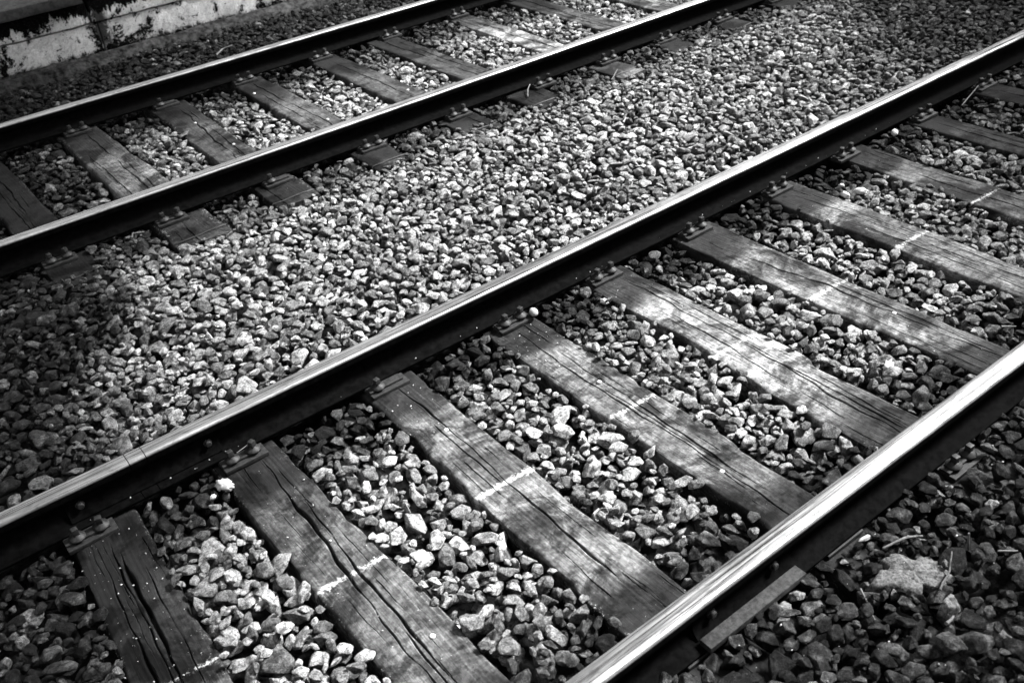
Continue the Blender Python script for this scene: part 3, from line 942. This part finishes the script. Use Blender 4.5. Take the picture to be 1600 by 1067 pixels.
# templates: shape x pose x size, as top and bottom height maps
def rot_mat(e): return np.array(Euler(e, 'XYZ').to_matrix())
SIZES = [0.0145, 0.0215, 0.0270, 0.0320, 0.0375, 0.0450]
SIZE_P = [.16, .20, .20, .19, .15, .10]
TPL = {k: [] for k in range(len(SIZES))}
for s, V in enumerate(SHAPES):
    for pz in range(6):
        e = (rng.normal(0, .38), rng.normal(0, .38), rng.uniform(0, 2 * math.pi))
        if rng.random() < .12:
            e = (rng.uniform(0, 6.28), rng.uniform(0, 6.28), e[2])
        R = V @ rot_mat(e).T
        for k, sz in enumerate(SIZES):
            Q = R * sz
            h = int(np.ceil(np.abs(Q[:, :2]).max() / CELL)) + 1
            ii = np.floor(Q[:, 0] / CELL + h + .5).astype(int)
            jj = np.floor(Q[:, 1] / CELL + h + .5).astype(int)
            n = 2 * h + 1
            top = np.full((n, n), -9.0, np.float32); bot = np.full((n, n), 9.0, np.float32)
            np.maximum.at(top, (ii, jj), Q[:, 2]); np.minimum.at(bot, (ii, jj), Q[:, 2])
            TPL[k].append((s, e, sz, h, top, bot, float(Q[:, 2].max())))

# only where the camera, or one a step aside, could look
cxg = gx[::8]; cyg = gy[::8]
XX, YY = np.meshgrid(cxg, cyg, indexing='ij')
pu, pv, pd = project(np.stack([XX.ravel(), YY.ravel(), np.zeros(XX.size)], 1))
vis = (pu > -260) & (pu < 1860) & (pv > -170) & (pv < 1270) & (pd > .3)
vis &= (XX.ravel() > X0 + .1) & (XX.ravel() < X1 - .1) & (YY.ravel() > Y0 + .1) & (YY.ravel() < WALL_Y - .12)
VC = np.stack([XX.ravel()[vis], YY.ravel()[vis]], 1)
area = len(VC) * (CELL * 8) ** 2
OWN = np.full(T.shape, -1, np.int32)
ST = []                                   # shape, euler, size, x, y, z
def drop(natt, cand, sizes_p, slack, sz_mult=None):
    ks = rng.choice(len(SIZES), natt, p=sizes_p)
    pick = rng.integers(0, len(VC), (natt, cand))
    jit = rng.uniform(-.02, .02, (natt, cand, 2))
    tsel = rng.random(natt)
    tol = rng.normal(0, .006, natt)
    for a in range(natt):
        L = TPL[ks[a]]
        s, e, sz, h, top, bot, tmax = L[int(tsel[a] * len(L))]
        best = None
        for c in range(cand):
            x, y = VC[pick[a, c]] + jit[a, c]
            i = int((x - X0) / CELL); j = int((y - Y0) / CELL)
            if i - h < 0 or j - h < 0 or i + h + 1 > NXc or j + h + 1 > NYc:
                continue
            z = float((H[i - h:i + h + 1, j - h:j + h + 1] - bot).max())
            rel = z - T[i, j]
            if best is None or rel < best[0]:
                best = (rel, z, i, j)
        if best is None or best[0] + tmax * .5 > slack + tol[a]:
            continue
        rel, z, i, j = best
        sl = (slice(i - h, i + h + 1), slice(j - h, j + h + 1))
        t2 = top + z
        m = t2 > H[sl]
        m &= top > -8
        H[sl][m] = t2[m]
        OWN[sl][m] = len(ST)
        ST.append((s, e, sz, X0 + (i + .5) * CELL, Y0 + (j + .5) * CELL, z))
drop(int(area * 1750), 3, SIZE_P, 0.006)
drop(int(area * 700), 4, [.35, .30, .20, .10, .05, 0.0], 0.010)
print('stones', len(ST), 'area', round(area, 1))

# the stones that show largest become objects of their own
S_xyz = np.array([q[3:6] for q in ST])
cnt = np.bincount(OWN[OWN >= 0], minlength=len(ST)).astype(float)
pu, pv, pd = project(S_xyz)
score = cnt / pd ** 2.4
score[(pu < 8) | (pu > 1592) | (pv < 8) | (pv > 1060)] = 0
for ry in RAILS.values():
    hid = (S_xyz[:, 1] > ry - .07) & (S_xyz[:, 1] < ry + .02 + (ry + 2.57) * .080)
    score[hid] = 0
big = set(np.argsort(-score)[:300].tolist())

bed = bpy.data.objects.new('ballast_bed', None)
COL.objects.link(bed)
bed['kind'] = 'structure'
bed['label'] = 'bed of crushed grey ballast stones under both tracks'
for i in sorted(big):
    s, e, sz, x, y, z = ST[i]
    o = bpy.data.objects.new('stone', SHAPE_ME[s])
    COL.objects.link(o)
    o.parent = bed
    o.location = (x, y, z)
    o.rotation_euler = e
    o.scale = (sz, sz, sz)

rest = [i for i in range(len(ST)) if i not in big]
me = bpy.data.meshes.new('ballast_stones')
me.vertices.add(len(rest))
me.vertices.foreach_set('co', S_xyz[rest].astype(np.float32).ravel())
a = me.attributes.new('rot', 'FLOAT_VECTOR', 'POINT'); a.data.foreach_set('vector', np.array([ST[i][1] for i in rest], np.float32).ravel())
a = me.attributes.new('scl', 'FLOAT', 'POINT'); a.data.foreach_set('value', np.array([ST[i][2] for i in rest], np.float32))
a = me.attributes.new('idx', 'INT', 'POINT'); a.data.foreach_set('value', np.array([ST[i][0] for i in rest], np.int32))
bs = link('ballast_stones', me, None, bed)
bs['kind'] = 'stuff'
ng = bpy.data.node_groups.new('lay_stones', 'GeometryNodeTree')
ng.interface.new_socket('Geometry', in_out='INPUT', socket_type='NodeSocketGeometry')
ng.interface.new_socket('Geometry', in_out='OUTPUT', socket_type='NodeSocketGeometry')
gi = ng.nodes.new('NodeGroupInput'); go = ng.nodes.new('NodeGroupOutput')
iop = ng.nodes.new('GeometryNodeInstanceOnPoints')
ci = ng.nodes.new('GeometryNodeCollectionInfo')
ci.inputs['Collection'].default_value = shape_col
ci.inputs['Separate Children'].default_value = True
ci.inputs['Reset Children'].default_value = True
def attr(n, t):
    nd = ng.nodes.new('GeometryNodeInputNamedAttribute'); nd.data_type = t; nd.inputs['Name'].default_value = n
    return nd.outputs['Attribute']
e2r = ng.nodes.new('FunctionNodeEulerToRotation')
ng.links.new(attr('rot', 'FLOAT_VECTOR'), e2r.inputs[0])
ng.links.new(gi.outputs[0], iop.inputs['Points'])
ng.links.new(ci.outputs[0], iop.inputs['Instance'])
iop.inputs['Pick Instance'].default_value = True
ng.links.new(attr('idx', 'INT'), iop.inputs['Instance Index'])
ng.links.new(e2r.outputs[0], iop.inputs['Rotation'])
ng.links.new(attr('scl', 'FLOAT'), iop.inputs['Scale'])
ng.links.new(iop.outputs[0], go.inputs[0])
md = bs.modifiers.new('lay_stones', 'NODES')
md.node_group = ng

def surf(x, y):
    return float(H[int((x - X0) / CELL), int((y - Y0) / CELL)])

# ------------------------------------------------------------------ small things lying about
def twig(label, pts, r0, r1, mat, cat='twig', name='twig'):
    """pts: (x, y, height above whatever lies there)"""
    bm = bmesh.new()
    P = [Vector((x, y, z)) for x, y, z in pts]
    D = []
    for a, b in zip(P, P[1:]):
        for t in (0, .33, .66):
            q = a.lerp(b, t)
            D.append(q + Vector((random.uniform(-1, 1), random.uniform(-1, 1), random.uniform(-.4, .4))) * r0 * .5)
    D.append(P[-1])
    base = D[0].copy()
    tube(bm, [d - base for d in D], [r0 + (r1 - r0) * i / (len(D) - 1) for i in range(len(D))], 6)
    bmesh.ops.recalc_face_normals(bm, faces=bm.faces)
    o = from_bm(name, bm, mat, None, True, 60)
    o.location = base
    return tag(o, label, cat)

def lay(pts, lift=0.004):
    return [(x, y, max(surf(x, y) if surf(x, y) < .15 else .02, -.02) + lift + dz) for x, y, dz in pts]

def lump_obj(name, label, cat, x, y, z, sx, sy, sz, mat, seed, rough=.12, freq=2.2, sub=3):
    if name == 'stone_block':
        V, F = SHAPES[int(seed * 7) % N_SHAPES], ICO_F
    else:
        V, F = ico(sub)
    V = V.copy()
    for i in range(len(V)):
        v = Vector(V[i])
        V[i] *= 1 + rough * noise.noise(v * freq + Vector((seed, seed * .3, 0))) + rough * .5 * noise.noise(v * freq * 2.7 + Vector((0, seed, 0)))
    V *= np.array([sx, sy, sz])
    me = np_mesh(name, V, F)
    me.shade_smooth()
    me.materials.append(mat)
    o = link(name, me)
    o.location = (x, y, z)
    o.rotation_euler = (0, 0, seed)
    return tag(o, label, cat)

lump_obj('pebble', 'pale round pebble resting on the base plate at the middle rail', 'pebble', .372, -.112, .030, .022, .016, .015, M_PEB, 1.3, .06)
lump_obj('pebble', 'white pebble in the shade of the middle rail, alone', 'pebble', 2.604, -.112, .018, .024, .016, .016, M_WHITE, .6, .08)
lump_obj('stone_block', 'large pale angular stone showing over the head of the middle rail', 'stone', 2.40, .21, .062, .045, .03, .026, M_PEB, .9, .16, 1.3)
lump_obj('foam_crumb', 'white crumbly foam lump beside the dark cracked sleeper', 'foam', -.905, -.168, .012, .030, .020, .016, M_WHITE, 2.1, .55, 3.2)
lump_obj('foam_crumb', 'small white foam crumb left of the dark cracked sleeper', 'foam', -.955, -.190, .010, .010, .008, .007, M_WHITE, 3.4, .4, 3)
lump_obj('paper_scrap', 'white crumpled paper scrap below the base plate, right one of two', 'paper', 2.01, -.355, .010, .028, .018, .013, M_WHITE, 5.2, .4, 2.4)
lump_obj('paper_scrap', 'white crumpled paper scrap below the base plate, left one of two', 'paper', 1.93, -.335, .012, .024, .012, .013, M_WHITE, 4.4, .55, 3.0)
lump_obj('paper_scrap', 'small white paper scrap touching the middle rail foot, above the other two', 'paper', 2.00, -.262, .008, .012, .009, .009, M_WHITE, 8.4, .5, 3.0)
lump_obj('paper_scrap', 'white torn paper scrap in dark stones left of the pale rough sleeper edge', 'paper', .625, -.225, .012, .016, .012, .010, M_WHITE, 1.9, .55, 2.8)
lump_obj('foam_crumb', 'white foam flakes among stones near the front rail and splintered sleeper', 'foam', 1.035, -1.175, .006, .026, .015, .010, M_WHITE, 6.6, .6, 3.4)
lump_obj('pebble', 'small white pebble beside the front rail above the mortar patch', 'pebble', .460, -1.610, .016, .012, .009, .008, M_WHITE, 2.6, .1)
lump_obj('paper_scrap', 'bone shaped white scrap between the front rail and the mortar patch', 'paper', .322, -1.60, .026, .030, .007, .008, M_PEB, 2.9, .4, 1.8)
lump_obj('stone_block', 'pale lit stone standing up near the top right corner', 'stone', 4.30, .55, .05, .036, .028, .032, M_PEB, 4.1, .14, 1.4)

PATCH_R = [1.15, .82, 1.05, .70, 1.12, 1.0, .62, .95, 1.30, .85, 1.02, .72, 1.18, .90]
# flat broken patch of pale mortar, ragged outline
bm = bmesh.new()
ring_n = 56
cz = surf(*PATCH)
rr = []
for lvl, (f, z) in enumerate(((0.0, .008), (.18, .008), (.35, .010), (.52, .008), (.7, .004), (.82, .0), (.93, -.006), (1.0, -.028), (1.06, -.06))):
    row = []
    for k in range(ring_n):
        a = 2 * math.pi * k / ring_n
        q = a / (2 * math.pi) * len(PATCH_R)
        i0 = int(q) % len(PATCH_R)
        rad = PATCH_R[i0] + (PATCH_R[(i0 + 1) % len(PATCH_R)] - PATCH_R[i0]) * (q - int(q)) + .05 * math.sin(k * 2.7) + .04 * math.sin(k * 5.1 + 1)
        px, py = f * rad * .098 * math.cos(a), f * rad * .066 * math.sin(a)
        x, y = px * .78 + py * .62, -px * .62 + py * .78
        row.append(bm.verts.new((x, y, z * .4 - .004 + .009 * noise.noise(Vector((x * 28, y * 28, 0))) + .004 * noise.noise(Vector((x * 90, y * 90, 4))))))
        if f == 0: break
    rr.append(row)
for k in range(ring_n):
    bm.faces.new((rr[0][0], rr[1][k], rr[1][(k + 1) % ring_n]))
for A, B in zip(rr[1:], rr[2:]):
    for k in range(ring_n):
        bm.faces.new((A[k], B[k], B[(k + 1) % ring_n], A[(k + 1) % ring_n]))
bmesh.ops.recalc_face_normals(bm, faces=bm.faces)
pt = from_bm('mortar_patch', bm, M_CONC, None, True, 60)
pt.location = (PATCH[0], PATCH[1], float(T[int((PATCH[0] - X0) / CELL), int((PATCH[1] - Y0) / CELL)]) + .001)
tag(pt, 'flat pale broken patch of mortar among dark stones beside the front rail', 'mortar patch')

twig('dark twig lying across the lower edge of the mortar patch', lay([(.265, -1.845, .012), (.36, -1.815, .016), (.405, -1.79, .012)]), .0032, .002, M_TWIG)
twig('dark stick against the upper edge of the mortar patch', lay([(.30, -1.665, .012), (.36, -1.685, .016), (.42, -1.70, .014)]), .004, .003, M_TWIG)
twig('pale straw poking out above the mortar patch', lay([(.385, -1.675, .012), (.455, -1.700, .016)]), .0032, .0026, M_STRAW, 'straw', 'straw')
twig('short pale straw standing right of the mortar patch', lay([(.475, -1.80, .004), (.478, -1.79, .03)]), .0028, .0026, M_STRAW, 'straw', 'straw')
twig('pale straw piece on dark stones farther right of the mortar patch', lay([(.50, -1.86, .012), (.535, -1.895, .012)]), .003, .0026, M_STRAW, 'straw', 'straw')
twig('bent pale straw on dark stones left of the mortar patch', lay([(.155, -1.70, .010), (.14, -1.74, .012), (.115, -1.775, .008)]), .0028, .002, M_STRAW, 'straw', 'straw')
twig('long thin chip of pale wood below the mortar patch', lay([(.20, -1.905, .014), (.285, -1.895, .014)]), .005, .0015, M_STRAW, 'wood chip', 'wood_chip')
twig('thin straw wedged between the two screw heads at the dark cracked sleeper', [(-.822, -.094, .046), (-.782, -.089, .052)], .0016, .0014, M_STRAW, 'straw', 'straw')
twig('bright thin straw at the foot of the middle rail in deep shade', lay([(3.15, -.13, .008), (3.33, -.10, .012)]), .003, .0024, M_STRAW, 'straw', 'straw')
twig('bent white straw beside the almost black banded stub', lay([(-.53, 1.70, .006), (-.515, 1.735, .010), (-.46, 1.735, .012)]), .0032, .003, M_STRAW, 'straw', 'straw')
twig('white stalk leaning on a sleeper stub by the third rail', lay([(1.745, 1.645, .004), (1.79, 1.70, .02), (1.83, 1.73, .03)]), .0035, .003, M_STRAW, 'straw', 'straw')
twig('pale stalk on ballast between two sleeper stubs of the far track', lay([(2.22, 1.47, .008), (2.33, 1.54, .02)]), .004, .003, M_STRAW, 'straw', 'straw')
twig('pale curled dry leaf strip on stones at the foot of the platform wall', lay([(.86, 3.93, .010), (.93, 3.98, .02), (1.0, 3.97, .016)]), .006, .004, M_STRAW, 'straw', 'straw')
twig('long thin twig at the right edge on dark stones', lay([(.74, -1.80, .02), (.90, -1.77, .025), (1.02, -1.78, .02)]), .002, .0014, M_TWIG)
twig('flat pale splinter beside the front rail at the right edge', lay([(1.46, -1.315, .008), (1.54, -1.33, .012)]), .004, .002, M_STRAW, 'wood chip', 'wood_chip')
twig('short white straw by the foot of the front rail', lay([(.60, -1.632, .004), (.635, -1.645, .006)]), .003, .003, M_STRAW, 'straw', 'straw')

# loose crumbs and grit, far too many to count
def grit(n, boxes, smin, smax, mat, name):
    tv, tf = ico(1)
    V, F = [], []
    k = 0
    for x0, x1, y0, y1, z, share in boxes:
        for _ in range(int(n * share)):
            x, y = random.uniform(x0, x1), random.uniform(y0, y1)
            s = smin + (smax - smin) * random.random() ** 3
            zz = z if z is not None else surf(x, y)
            if zz > .15: continue
            A = rot_mat((random.uniform(0, 6), random.uniform(0, 6), 0))
            V.append((tv * rng.uniform(.6, 1.2, (len(tv), 1)) * np.array([1, .7, .5])) @ A.T * s + np.array([x, y, zz + s * .4]))
            F.append(tf + k)
            k += len(tv)
    me = np_mesh(name, np.concatenate(V), np.concatenate(F))
    me.materials.append(mat)
    o = link(name, me, None, bed)
    o['kind'] = 'stuff'
    return o
grit(380, [(-1.40, -1.19, -.75, -.12, .002, .20), (-.345, -.17, -.42, -.13, .002, .07), (.19, .37, -.5, -.13, .002, .14), (.68, .87, -.6, -.14, .002, .06),
           (-.89, -.68, -1.2, -.3, .002, .14), (-1.5, 3.2, -.052, -.036, .028, .09), (1.20, 1.38, -1.35, -.6, .002, .05), (1.7, 2.4, -.9, -.12, None, .07),
           (-.2, .9, -2.0, -1.6, None, .18)], .0012, .0055, M_PEB, 'pale_crumbs')
